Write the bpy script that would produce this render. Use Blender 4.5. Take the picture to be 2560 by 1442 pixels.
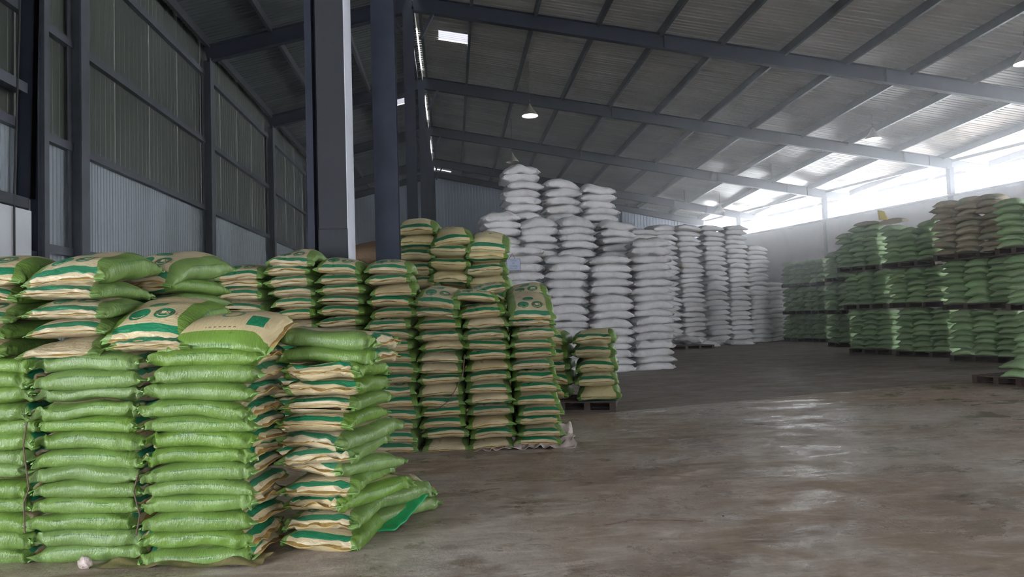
import bpy, bmesh, math, random
import numpy as np
from mathutils import Matrix, Vector
from mathutils.bvhtree import BVHTree

for _o in list(bpy.data.objects):
    bpy.data.objects.remove(_o)
SC = bpy.context.scene
COL = SC.collection
PI = math.pi
random.seed(4)
RNG = np.random.default_rng(4)

# ------------------------------------------------------------------ camera, sky, exposure
FPX, CXP, CYP, CAMZ = 1707.0, 1280.0, 721.0, 1.40
def cam_rows(vp=(1130, 797), roll=1.8):
    yc = np.array([vp[0] - CXP, vp[1] - CYP, FPX]); yc /= np.linalg.norm(yc)
    r = math.radians(roll)
    hd = np.array([math.cos(r), -math.sin(r), 0])
    up = np.cross(hd, yc); up /= np.linalg.norm(up)
    if up[1] > 0: up = -up
    xc = np.cross(yc, up); xc /= np.linalg.norm(xc)
    return np.array([xc, yc, up])
CR = cam_rows()
cam = bpy.data.cameras.new('camera')
cam.sensor_width = 36.0
cam.lens = FPX * 36.0 / 2560.0
cam.clip_start, cam.clip_end = 0.05, 400
cam_o = bpy.data.objects.new('camera', cam)
COL.objects.link(cam_o)
m = Matrix.Identity(4)
for i in range(3):
    m[i][0], m[i][1], m[i][2] = CR[i, 0], -CR[i, 1], -CR[i, 2]
m[2][3] = CAMZ
cam_o.matrix_world = m
SC.camera = cam_o

world = bpy.data.worlds.new('overcast_sky'); SC.world = world
world.use_nodes = True
bg = world.node_tree.nodes['Background']
bg.inputs['Color'].default_value = (0.90, 0.95, 1.0, 1)
bg.inputs['Strength'].default_value = 1.0
SC.view_settings.view_transform = 'Standard'
SC.view_settings.look = 'None'
SC.view_settings.gamma = 1.0
SC.view_settings.use_curve_mapping = False
SC.view_settings.exposure = 4.9
SC.cycles.max_bounces = 8
SC.cycles.diffuse_bounces = 5
SC.cycles.glossy_bounces = 3
SC.cycles.transmission_bounces = 3
SC.cycles.sample_clamp_indirect = 6.0
SC.cycles.caustics_reflective = False
SC.cycles.caustics_refractive = False
SC.cycles.use_denoising = True

# ------------------------------------------------------------------ the building's measures (metres)
XR, ZR = -1.1, 12.35            # ridge line, underside of the rafters
XL = -8.3                       # wall on the ridge's short side
SL = 0.262                      # its roof slope
ZK = 8.15                       # knee height on the long side
ZW = 6.9                        # top of the long side's masonry wall
BEAM = 0.55                     # rafter depth
FR = [15.8 + 8.2 * i for i in range(-2, 5)]
YB, YF = 53.0, -7.0             # rear gable, front wall behind the camera
DOOR = (0.0, 3.5, 2.4)        # door behind the camera: x0, x1, height
LDOOR = (-6.0, 0.0, 3.6)       # open side door beside the camera: y0, y1, height
YW, ZLOAD = 7.0, 5.0           # the long side is open for loading up to here, this high
def xk(y): return 25.3 - 0.244 * (y - 32.2)
def zright(x, y): return ZR - (x - XR) * (ZR - ZK) / (xk(y) - XR)
def zleft(x): return ZR - (XR - x) * SL

def portal(name, a, b, z0, z1, flip):
    L = bpy.data.lights.new(name, 'AREA'); L.shape = 'RECTANGLE'
    a, b = Vector(a), Vector(b)
    L.size, L.size_y = (b - a).length, z1 - z0
    L.cycles.is_portal = True
    o = bpy.data.objects.new(name, L); COL.objects.link(o)
    u = (b - a).normalized(); v = Vector((0, 0, 1)); n = u.cross(v)
    if flip: u = -u; n = u.cross(v)
    mm = Matrix((u, v, n)).transposed().to_4x4()
    mm.translation = Vector(((a.x + b.x) / 2, (a.y + b.y) / 2, (z0 + z1) / 2))
    o.matrix_world = mm
    return o

ORD = 'first second third fourth fifth sixth seventh eighth ninth tenth eleventh twelfth thirteenth fourteenth fifteenth sixteenth seventeenth eighteenth nineteenth twentieth twenty-first twenty-second twenty-third twenty-fourth twenty-fifth twenty-sixth twenty-seventh twenty-eighth twenty-ninth thirtieth'.split()
# ------------------------------------------------------------------ node helpers
class V:
    """arithmetic on sockets"""
    def __init__(s, g, k): s.g, s.k = g, k
    def op(s, o, other=None, third=None):
        n = s.g.nodes.new('ShaderNodeMath'); n.operation = o
        for i, q in enumerate((s, other, third)):
            if q is None: continue
            if isinstance(q, V): s.g.links.new(q.k, n.inputs[i])
            else: n.inputs[i].default_value = q
        return V(s.g, n.outputs[0])
    def __add__(s, b): return s.op('ADD', b)
    def __sub__(s, b): return s.op('SUBTRACT', b)
    def __mul__(s, b): return s.op('MULTIPLY', b)
    def __truediv__(s, b): return s.op('DIVIDE', b)
    def gt(s, b): return s.op('GREATER_THAN', b)
    def lt(s, b): return s.op('LESS_THAN', b)
    def abs(s): return s.op('ABSOLUTE')
    def mx(s, b): return s.op('MAXIMUM', b)
    def mn(s, b): return s.op('MINIMUM', b)
    def inv(s): return (s * -1.0) + 1.0
    def band(s, a, b): return s.gt(a) * s.lt(b)
    def ramp(s, a, b, lo=0.0, hi=1.0):
        n = s.g.nodes.new('ShaderNodeMapRange'); n.clamp = True
        s.g.links.new(s.k, n.inputs[0])
        for i, q in enumerate((a, b, lo, hi)): n.inputs[i + 1].default_value = q
        return V(s.g, n.outputs[0])

class Mat:
    def __init__(s, name):
        s.m = bpy.data.materials.new(name); s.m.use_nodes = True
        s.g = s.m.node_tree
        s.b = s.g.nodes['Principled BSDF']
    def link(s, v, sock): s.g.links.new(v.k if isinstance(v, V) else v, s.b.inputs[sock])
    def set(s, sock, val): s.b.inputs[sock].default_value = val
    def attr(s, name):
        n = s.g.nodes.new('ShaderNodeAttribute'); n.attribute_name = name
        p = s.g.nodes.new('ShaderNodeSeparateXYZ'); s.g.links.new(n.outputs['Vector'], p.inputs[0])
        return [V(s.g, p.outputs[i]) for i in range(3)]
    def rand(s):
        n = s.g.nodes.new('ShaderNodeObjectInfo'); return V(s.g, n.outputs['Random'])
    def coord(s, kind='Object'):
        n = s.g.nodes.new('ShaderNodeTexCoord'); return n.outputs[kind]
    def pos(s):
        n = s.g.nodes.new('ShaderNodeNewGeometry'); return n.outputs['Position']
    def mapping(s, vec, scale=(1, 1, 1), loc=(0, 0, 0), rot=(0, 0, 0)):
        n = s.g.nodes.new('ShaderNodeMapping'); s.g.links.new(vec, n.inputs[0])
        n.inputs['Scale'].default_value = scale; n.inputs['Location'].default_value = loc; n.inputs['Rotation'].default_value = rot
        return n.outputs[0]
    def noise(s, vec, scale=5.0, detail=3.0, rough=0.5, dist=0.0, col=False):
        n = s.g.nodes.new('ShaderNodeTexNoise'); s.g.links.new(vec, n.inputs['Vector'])
        n.inputs['Scale'].default_value = scale; n.inputs['Detail'].default_value = detail
        n.inputs['Roughness'].default_value = rough; n.inputs['Distortion'].default_value = dist
        return n.outputs['Color'] if col else V(s.g, n.outputs[0])
    def mix(s, f, a, b, mode='MIX'):
        n = s.g.nodes.new('ShaderNodeMix'); n.data_type = 'RGBA'; n.blend_type = mode
        if isinstance(f, V): s.g.links.new(f.k, n.inputs[0])
        else: n.inputs[0].default_value = f
        for i, q in ((6, a), (7, b)):
            if isinstance(q, tuple): n.inputs[i].default_value = (*q, 1)
            else: s.g.links.new(q, n.inputs[i])
        return n.outputs[2]
    def bump(s, h, strength=0.3, dist=0.01):
        n = s.g.nodes.new('ShaderNodeBump'); n.inputs['Strength'].default_value = strength; n.inputs['Distance'].default_value = dist
        s.g.links.new(h.k, n.inputs['Height']); s.g.links.new(n.outputs[0], s.b.inputs['Normal'])

def srgb(r, g, b):
    f = lambda c: (c / 255) / 12.92 if c / 255 <= 0.04045 else ((c / 255 + 0.055) / 1.055) ** 2.4
    return (f(r), f(g), f(b))

def plain(name, c, rough=0.6, metal=0.0, var=0.12, scale=3.0, bump=0.0):
    M = Mat(name)
    p = M.pos()
    n = M.noise(p, scale, 5, 0.6)
    M.link(M.mix(n.ramp(0.3, 0.7), tuple(x * (1 - var) for x in c), tuple(min(1, x * (1 + var)) for x in c)), 'Base Color')
    M.set('Roughness', rough); M.set('Metallic', metal)
    if bump: M.bump(M.noise(p, scale * 12, 4, 0.6), bump, 0.01)
    return M.m

TAN, LGREEN, DGREEN = (0.40, 0.325, 0.195), (0.108, 0.182, 0.038), (0.017, 0.145, 0.068)

def wrinkle(M, px, v, pz, amt=0.5):
    """fine creases of woven film: stretched across the length, stronger near the ends"""
    n = M.g.nodes.new('ShaderNodeCombineXYZ')
    M.g.links.new((px * 1.2).k, n.inputs[0]); M.g.links.new((v * 6.5).k, n.inputs[1]); M.g.links.new((pz * 0.55 + M.rand() * 37.0).k, n.inputs[2])
    a = M.noise(n.outputs[0], 2.2, 4, 0.6, 0.6)
    b = M.noise(n.outputs[0], 7.0, 2, 0.5, 0.3)
    e = v.abs().ramp(0.45, 0.95, 0.45, 1.3)
    M.bump((a * e) + (b * 0.35), amt, 0.035)

def printed_material(name, logo='circles', tan=TAN):
    M = Mat(name)
    px, v, pz = M.attr('pat')
    r = M.rand()
    oc = M.coord('Object')
    ax = px.abs(); av = v.abs()
    wob = (M.noise(oc, 6.0, 2, 0.5) - 0.5) * 0.06
    side = (ax + wob).op('GREATER_THAN', av.ramp(0.70, 0.92, 0.66, 0.79))
    up = pz.gt(0.0)
    fd = M.g.nodes.new('ShaderNodeAttribute'); fd.attribute_type = 'OBJECT'; fd.attribute_name = 'face_down'
    face = up.op('COMPARE', V(M.g, fd.outputs['Fac']).lt(0.5), 0.1)   # which face carries the coloured print
    stripe = (av + wob * 0.5).band(0.83, 0.955) * face
    dirt = M.noise(oc, 4.0, 4, 0.65)
    base = M.mix(dirt.ramp(0.35, 0.75), tuple(c * 1.08 for c in tan), tuple(c * 0.84 for c in tan))
    if logo:
        def ell(cx, cv, rx, rv):
            a = (px - cx) / rx; b = (v - cv) / rv
            return (a * a + b * b).op('SQRT')
        if logo == 'circles':
            e1, e2, e3 = ell(-0.35, -0.56, 0.25, 0.17), ell(0.27, -0.56, 0.25, 0.17), ell(-0.10, -0.19, 0.24, 0.15)
            m_ = e1.lt(1.0).mx(e2.lt(1.0)).mx(e3.lt(1.0))
            arc = None
            for e, cv in ((e1, -0.56), (e2, -0.56), (e3, -0.19)):
                a = e.band(0.62, 0.76) * v.lt(cv - 0.055)
                arc = a if arc is None else arc.mx(a)
            tag = (px - 0.29).abs().lt(0.11) * (v + 0.545).abs().lt(0.05)
            m_ = m_ * arc.inv() * tag.inv() * face
            base = M.mix(m_, base, DGREEN)
            base = M.mix(tag * face, base, (0.55, 0.47, 0.30))
        elif logo == 'panel':
            pan = (px + 0.22).abs().lt(0.25) * (v + 0.66).abs().lt(0.15)
            e1 = ell(0.18, -0.10, 0.22, 0.22)
            txt = ((v * 26.0).op('SINE').gt(-0.1)) * (px - 0.36).abs().lt(0.07) * (v - 0.28).abs().lt(0.12)
            small = ((v * 70.0).op('SINE').gt(-0.1)) * (px + 0.56).abs().lt(0.02) * (v + 0.1).abs().lt(0.3)
            base = M.mix(pan, base, DGREEN)
            base = M.mix(e1.band(0.72, 1.0), base, (0.05, 0.13, 0.06))
            base = M.mix(txt.mx(small) * 0.8, base, (0.035, 0.05, 0.03))
            stripe = stripe * 0.0
        else:
            e1 = ell(0.0, 0.30, 0.42, 0.16)
            ring = e1.band(0.80, 1.0)
            g = M.mapping(oc, (30, 45, 1))
            letters = (px * 9.0).op('SINE').gt(0.0) * (v - 0.12).abs().lt(0.028) * ax.lt(0.5)
            icon = ((px * 22.0).op('SINE').gt(-0.2)) * (v + 0.12).abs().lt(0.055) * ax.lt(0.12)
            m_ = ring.mx(letters).mx(icon) * face
            base = M.mix(m_ * 0.85, base, (0.03, 0.10, 0.05))
    base = M.mix(stripe * ax.lt(0.80), base, DGREEN)
    lg = M.mix(M.noise(oc, 3.0, 3, 0.6).ramp(0.3, 0.7), tuple(c * 1.15 for c in LGREEN), tuple(c * 0.85 for c in LGREEN))
    lines = (pz - 0.42).abs().lt(0.05).mx((pz - 0.25).abs().lt(0.04) * v.lt(-0.05)) * (v - (r - 0.5) * 0.4).abs().lt(0.5)
    gl = M.g.nodes.new('ShaderNodeCombineXYZ'); M.g.links.new((v * 75.0).k, gl.inputs[0]); M.g.links.new((pz * 9.0).k, gl.inputs[1])
    dash = M.noise(gl.outputs[0], 1.0, 1, 0.5).gt(0.47)
    lg = M.mix(lines * dash * r.gt(0.35) * 0.8, lg, (0.02, 0.075, 0.03))
    c = M.mix(side, base, lg)
    hsv = M.g.nodes.new('ShaderNodeHueSaturation')
    M.g.links.new(c, hsv.inputs['Color'])
    M.g.links.new((r * 0.22 + 0.89).k, hsv.inputs['Value']); M.g.links.new((r * 7.3).op('FRACT').ramp(0, 1, 0.88, 1.06).k, hsv.inputs['Saturation'])
    M.link(hsv.outputs[0], 'Base Color')
    M.link(M.noise(oc, 8.0, 2).ramp(0.3, 0.7, 0.26, 0.42), 'Roughness')
    M.set('Specular IOR Level', 0.32)
    wrinkle(M, px, v, pz, 0.32)
    return M.m

def woven_material(name, c, dirty, amt=0.55, rough=0.55, vary=0.12):
    M = Mat(name)
    px, v, pz = M.attr('pat'); r = M.rand(); oc = M.coord('Object')
    n = M.g.nodes.new('ShaderNodeVectorMath'); n.operation = 'ADD'
    M.g.links.new(oc, n.inputs[0])
    cx = M.g.nodes.new('ShaderNodeCombineXYZ'); M.g.links.new((r * 50.0).k, cx.inputs[0]); M.g.links.new(cx.outputs[0], n.inputs[1])
    d = M.noise(n.outputs[0], 2.6, 5, 0.65)
    f = d.ramp(0.50, 0.78) * (v.abs().ramp(0.5, 1.0, 0.6, 1.3))
    base = M.mix(f, c, dirty)
    hsv = M.g.nodes.new('ShaderNodeHueSaturation'); M.g.links.new(base, hsv.inputs['Color'])
    M.g.links.new((r * vary + (1 - vary / 2)).k, hsv.inputs['Value'])
    M.link(hsv.outputs[0], 'Base Color'); M.set('Roughness', rough); M.set('Specular IOR Level', 0.35)
    wrinkle(M, px, v, pz, amt)
    return M.m

def seam_material(name, mid, edge):
    M = Mat(name)
    px, v, pz = M.attr('pat'); oc = M.coord('Object')
    n = M.noise(oc, 25.0, 3, 0.6)
    c = M.mix(n.ramp(0.35, 0.65), mid, tuple(x * 0.62 for x in mid))
    M.link(M.mix((px.abs()).gt(0.80), c, edge), 'Base Color'); M.set('Roughness', 0.7)
    return M.m

M_PRINT = printed_material('printed_film', 'circles')
M_PRINTP = printed_material('printed_film_panel', 'panel')
M_PRINTB = printed_material('printed_film_oval', 'oval', (0.50, 0.42, 0.23))
M_SEAM = seam_material('ochre_seam', (0.42, 0.27, 0.085), (0.15, 0.29, 0.07))
M_WHITE = woven_material('white_woven', (0.62, 0.60, 0.61), (0.42, 0.36, 0.32))
M_SEAMW = seam_material('white_seam', (0.50, 0.48, 0.47), (0.40, 0.34, 0.32))
M_GREEN = woven_material('green_woven', (0.30, 0.43, 0.22), (0.38, 0.40, 0.24), 0.6, 0.5, 0.35)
M_SEAMG = seam_material('green_seam', (0.15, 0.27, 0.08), (0.15, 0.30, 0.08))
M_KHAKI = woven_material('khaki_woven', (0.42, 0.35, 0.24), (0.16, 0.26, 0.18), 0.6, 0.55, 0.3)
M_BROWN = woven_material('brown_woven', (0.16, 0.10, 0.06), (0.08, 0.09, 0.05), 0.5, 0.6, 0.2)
M_STEEL = plain('navy_painted_steel', (0.022, 0.026, 0.040), 0.42, 0.0, 0.25, 2.0)
_b = M_STEEL.node_tree.nodes['Principled BSDF']; _b.inputs['Specular IOR Level'].default_value = 0.2; _b.inputs['Roughness'].default_value = 0.6
M_GSTEEL = plain('grey_painted_steel', (0.080, 0.088, 0.105), 0.5, 0.0, 0.2, 2.5, 0.15)
M_PURLIN = plain('galvanised_purlin', (0.055, 0.058, 0.065), 0.45, 0.3, 0.3, 4.0)
M_WOOD = plain('dark_pallet_timber', (0.055, 0.036, 0.028), 0.75, 0, 0.35, 6.0, 0.3)
M_SHADE = plain('dull_lamp_shade', (0.30, 0.26, 0.21), 0.45, 0.2, 0.15, 6.0)
M_CORD = plain('dark_cord', (0.03, 0.03, 0.03), 0.7)
M_TWINE = plain('brown_twine', (0.10, 0.06, 0.045), 0.8)
M_PLASTIC = plain('crumpled_pale_film', (0.42, 0.34, 0.31), 0.4, 0, 0.2, 12.0, 0.4)
M_FLAT = plain('dirty_tan_film', (0.17, 0.14, 0.06), 0.5, 0, 0.3, 14.0, 0.3)
M_GFILM = plain('green_film', (0.015, 0.27, 0.09), 0.32, 0, 0.2, 9.0, 0.3)
M_INK = plain('red_brown_ink', (0.22, 0.06, 0.04), 0.5, 0, 0.05)
M_SIGN = plain('pale_blue_card', (0.42, 0.47, 0.60), 0.5, 0, 0.06, 9.0)
M_SIGNINK = plain('grey_ink', (0.12, 0.12, 0.20), 0.5, 0, 0.05)

def sheet_material(name, a, b, rust=0.0, rough=0.4, scale=0.6):
    M = Mat(name); p = M.pos(); r = M.rand()
    n = M.noise(p, scale, 6, 0.65)
    c = M.mix(n.ramp(0.3, 0.72), a, b)
    if rust:
        st = M.noise(M.mapping(p, (0.5, 1.2, 0.5)), 1.4, 5, 0.7)
        c = M.mix(st.ramp(0.66, 0.74) * rust, c, (0.045, 0.028, 0.02))
    hsv = M.g.nodes.new('ShaderNodeHueSaturation'); M.g.links.new(c, hsv.inputs['Color'])
    M.g.links.new((r * 0.22 + 0.89).k, hsv.inputs['Value'])
    M.link(hsv.outputs[0], 'Base Color')
    M.set('Roughness', rough); M.set('Metallic', 0.15)
    return M.m
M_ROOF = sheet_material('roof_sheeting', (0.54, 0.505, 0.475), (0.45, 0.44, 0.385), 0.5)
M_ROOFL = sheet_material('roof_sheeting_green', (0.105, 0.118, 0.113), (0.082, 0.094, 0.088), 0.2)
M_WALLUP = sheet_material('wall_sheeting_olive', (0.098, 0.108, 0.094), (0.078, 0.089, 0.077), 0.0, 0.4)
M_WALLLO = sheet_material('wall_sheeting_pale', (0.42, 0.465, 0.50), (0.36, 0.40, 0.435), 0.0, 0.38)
M_GABLE = sheet_material('gable_sheeting', (0.32, 0.36, 0.43), (0.24, 0.28, 0.35), 0.0, 0.4)

def masonry(name, a, b, stain, amt=0.6):
    M = Mat(name); p = M.pos()
    n = M.noise(p, 0.7, 7, 0.7); d = M.noise(M.mapping(p, (1.3, 1.3, 0.35)), 1.1, 6, 0.7)
    c = M.mix(n.ramp(0.3, 0.7), a, b)
    c = M.mix(d.ramp(0.52, 0.8) * amt, c, stain)
    M.link(c, 'Base Color'); M.set('Roughness', 0.85)
    M.bump(M.noise(p, 18.0, 5, 0.65), 0.25, 0.02)
    return M.m
M_WALLR = masonry('stained_render', (0.86, 0.80, 0.78), (0.80, 0.74, 0.72), (0.55, 0.47, 0.43))
M_PLASTER = masonry('white_plaster', (0.62, 0.63, 0.66), (0.55, 0.56, 0.60), (0.34, 0.33, 0.34), 0.35)
M_CONC = masonry('concrete_shaded', (0.026, 0.028, 0.034), (0.021, 0.022, 0.028), (0.035, 0.035, 0.038), 0.5)  # column faces turned from the daylight, their shade put into the colour
M_CONC_LIT = masonry('concrete_lit', (0.50, 0.51, 0.56), (0.42, 0.43, 0.48), (0.30, 0.30, 0.33), 0.3)  # same concrete, painted paler for the light on that side

def floor_material(name, a, b, c, gloss):
    M = Mat(name); p = M.pos()
    big = M.noise(p, 0.35, 8, 0.68, 0.4)
    streak = M.noise(M.mapping(p, (0.55, 1.5, 1), rot=(0, 0, 0.25)), 1.1, 8, 0.72, 0.6)
    fine = M.noise(p, 9.0, 8, 0.75)
    speck = M.noise(p, 22.0, 3, 0.6)
    col = M.mix(big.ramp(0.42, 0.60), a, b)
    col = M.mix(streak.ramp(0.52, 0.66), col, c)
    str2 = M.noise(M.mapping(p, (0.7, 2.4, 1), rot=(0, 0, 0.2)), 2.6, 7, 0.72, 0.8)
    col = M.mix(str2.ramp(0.52, 0.66) * 0.65, col, tuple(x * 0.6 for x in a))
    col = M.mix(str2.ramp(0.48, 0.36) * 0.45, col, tuple(min(1, x * 1.45) for x in b))
    col = M.mix(fine.ramp(0.40, 0.75) * 0.45, col, tuple(x * 0.5 for x in a))
    col = M.mix(speck.gt(0.72) * big.gt(0.45) * 0.8, col, (0.03, 0.024, 0.02))
    rust = M.noise(p, 0.9, 6, 0.7, 0.5)
    col = M.mix(rust.ramp(0.60, 0.72) * 0.6, col, (0.085, 0.046, 0.026))
    M.link(col, 'Base Color')
    ro = M.noise(M.mapping(p, (0.8, 1.3, 1)), 1.6, 8, 0.72, 0.3)
    M.link(ro.ramp(0.40, 0.57, gloss[0], gloss[1]), 'Roughness')
    M.set('Specular IOR Level', gloss[2])
    M.bump((M.noise(p, 5.0, 8, 0.7) * 1.0) + (M.noise(p, 40.0, 4, 0.7) * 0.25), 0.35, 0.02)
    return M.m
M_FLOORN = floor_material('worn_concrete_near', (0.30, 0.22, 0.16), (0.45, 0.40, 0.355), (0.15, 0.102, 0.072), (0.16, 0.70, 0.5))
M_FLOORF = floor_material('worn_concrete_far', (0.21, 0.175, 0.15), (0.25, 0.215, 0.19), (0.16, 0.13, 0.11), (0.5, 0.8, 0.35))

def emit(name, c, s):
    M = Mat(name); M.set('Emission Color', (*c, 1)); M.set('Emission Strength', s); M.set('Base Color', (*c, 1))
    return M.m
M_GLOW = emit('lit_lamp', (0.93, 0.97, 1.0), 0.6)
M_BULB = plain('unlit_bulb', (0.7, 0.72, 0.72), 0.2)
def translucent(name):
    M = Mat(name); M.set('Base Color', (0.06, 0.058, 0.065, 1)); M.set('Transmission Weight', 1.0); M.set('Roughness', 0.7); M.set('IOR', 1.02)
    return M.m
M_SKYLIGHT = translucent('translucent_sheet')

# ------------------------------------------------------------------ mesh helpers
def mesh_from(name, verts, faces, mat, smooth=False):
    me = bpy.data.meshes.new(name)
    me.from_pydata([tuple(v) for v in verts], [], faces)
    if mat: me.materials.append(mat)
    if smooth: me.polygons.foreach_set('use_smooth', [True] * len(me.polygons))
    me.update()
    return me
def link(name, me, parent=None, loc=(0, 0, 0), rot=(0, 0, 0)):
    o = bpy.data.objects.new(name, me); COL.objects.link(o)
    o.location = loc; o.rotation_euler = rot
    if parent is not None: o.parent = parent
    return o
def tag(o, label=None, cat=None, group=None, kind=None):
    for k, q in (('label', label), ('category', cat), ('group', group), ('kind', kind)):
        if q: o[k] = q
    return o
def empty(name, loc=(0, 0, 0), rz=0.0):
    o = bpy.data.objects.new(name, None); COL.objects.link(o); o.location = loc; o.rotation_euler = (0, 0, rz)
    return o
class MB:
    """collects solids for ONE mesh"""
    def __init__(s): s.v, s.f = [], []
    def hexa(s, P):
        n = len(s.v); s.v += [tuple(p) for p in P]
        for q in ((0, 3, 2, 1), (4, 5, 6, 7), (0, 1, 5, 4), (1, 2, 6, 5), (2, 3, 7, 6), (3, 0, 4, 7)): s.f.append(tuple(n + i for i in q))
        return s
    def box(s, x0, x1, y0, y1, z0, z1):
        return s.hexa([(x0, y0, z0), (x1, y0, z0), (x1, y1, z0), (x0, y1, z0), (x0, y0, z1), (x1, y0, z1), (x1, y1, z1), (x0, y1, z1)])
    def bar(s, a, b, w, h, up=(0, 0, 1)):
        """a straight bar from a to b, w wide, h high, centred"""
        a, b = Vector(a), Vector(b); d = (b - a).normalized(); u = Vector(up); r = d.cross(u).normalized(); u = r.cross(d).normalized()
        r *= w / 2; u *= h / 2
        return s.hexa([a - r - u, a + r - u, b + r - u, b - r - u, a - r + u, a + r + u, b + r + u, b - r + u])
    def ibeam(s, a, b, w, h, tf=0.025, tw=0.03, up=(0, 0, 1)):
        a, b = Vector(a), Vector(b); d = (b - a).normalized(); u = Vector(up); r = d.cross(u).normalized(); u = r.cross(d).normalized()
        s.bar(a, b, tw, h, up)
        for q in (-1, 1): s.bar(a + u * q * (h / 2 - tf / 2), b + u * q * (h / 2 - tf / 2), w, tf, up)
        return s
    def tube(s, pts, r, n=6):
        base = len(s.v); pts = [Vector(p) for p in pts]
        for i, p in enumerate(pts):
            d = (pts[min(i + 1, len(pts) - 1)] - pts[max(i - 1, 0)]).normalized()
            a = d.cross(Vector((0.3, 0.9, 0.31))).normalized(); c = d.cross(a)
            for k in range(n):
                t = 2 * PI * k / n; s.v.append(tuple(p + a * (r * math.cos(t)) + c * (r * math.sin(t))))
        for i in range(len(pts) - 1):
            for k in range(n):
                s.f.append((base + i * n + k, base + i * n + (k + 1) % n, base + (i + 1) * n + (k + 1) % n, base + (i + 1) * n + k))
        s.f.append(tuple(base + k for k in range(n))); s.f.append(tuple(base + (len(pts) - 1) * n + k for k in range(n - 1, -1, -1)))
        return s
    def lathe(s, prof, n=24, c=(0, 0, 0)):
        base = len(s.v)
        for r, z in prof:
            for k in range(n):
                t = 2 * PI * k / n; s.v.append((c[0] + r * math.cos(t), c[1] + r * math.sin(t), c[2] + z))
        for i in range(len(prof) - 1):
            for k in range(n):
                s.f.append((base + i * n + k, base + i * n + (k + 1) % n, base + (i + 1) * n + (k + 1) % n, base + (i + 1) * n + k))
        return s
    def build(s, name, mat, parent=None, loc=(0, 0, 0), rot=(0, 0, 0), smooth=False):
        return link(name, mesh_from(name, s.v, s.f, mat, smooth), parent, loc, rot)

# ------------------------------------------------------------------ floor
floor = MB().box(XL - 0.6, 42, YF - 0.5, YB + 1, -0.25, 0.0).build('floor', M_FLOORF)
tag(floor, kind='structure')
def joint(x): return 9.44 + 0.281 * (x - 1.62)
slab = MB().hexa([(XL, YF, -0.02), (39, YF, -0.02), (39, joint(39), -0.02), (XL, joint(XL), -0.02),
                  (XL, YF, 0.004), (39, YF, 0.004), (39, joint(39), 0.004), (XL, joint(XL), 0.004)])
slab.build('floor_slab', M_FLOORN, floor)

# ------------------------------------------------------------------ roof: sheets, purlins, frames
def corrugated(nrib, length_pts, fn, rib=0.075):
    """ribs run along the first axis; fn(s, t) gives the point and normal offset is +z of fn's third argument"""
    prof = []
    for k in range(nrib):
        for q, h in ((0.0, 0), (0.66, 0), (0.69, 1), (0.95, 1), (0.98, 0)):
            prof.append(((k + q) / nrib, h * rib))
    prof.append((1.0, 0))
    v, f = [], []
    for s in length_pts:
        for t, h in prof: v.append(fn(s, t, h))
    n = len(prof)
    for i in range(len(length_pts) - 1):
        for k in range(n - 1): f.append((i * n + k, i * n + k + 1, (i + 1) * n + k + 1, (i + 1) * n + k))
    return v, f
ceiling = tag(empty('ceiling', (0, 0, 0)), kind='structure')
ROOFZ = BEAM + 0.22
OVER = 2.6
def roof_right(y0, y1, s0, s1, nrib, npts, dz):
    def fn(s, t, h):
        y = y0 + (y1 - y0) * t
        xe = xk(y) + OVER
        x = (XR + 0.025) + (xe - XR - 0.025) * s
        return (x, y, zright(x, y) + ROOFZ + h + dz)
    return corrugated(nrib, np.linspace(s0, s1, npts), fn)
def roof_left(y0, y1, s0, s1, nrib, npts, dz):
    def fn(s, t, h):
        y = y0 + (y1 - y0) * t
        x = (XR - 0.025) + (XL - 0.5 - XR + 0.025) * s
        return (x, y, zleft(x) + ROOFZ + h + dz)
    return corrugated(nrib, np.linspace(s0, s1, npts), fn)
cuts = [0, 0.21, 0.43, 0.62, 0.82, 1.0]
y = YF
k = 0
def skyhole(x0, x1, a, b, side):
    return None
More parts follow.
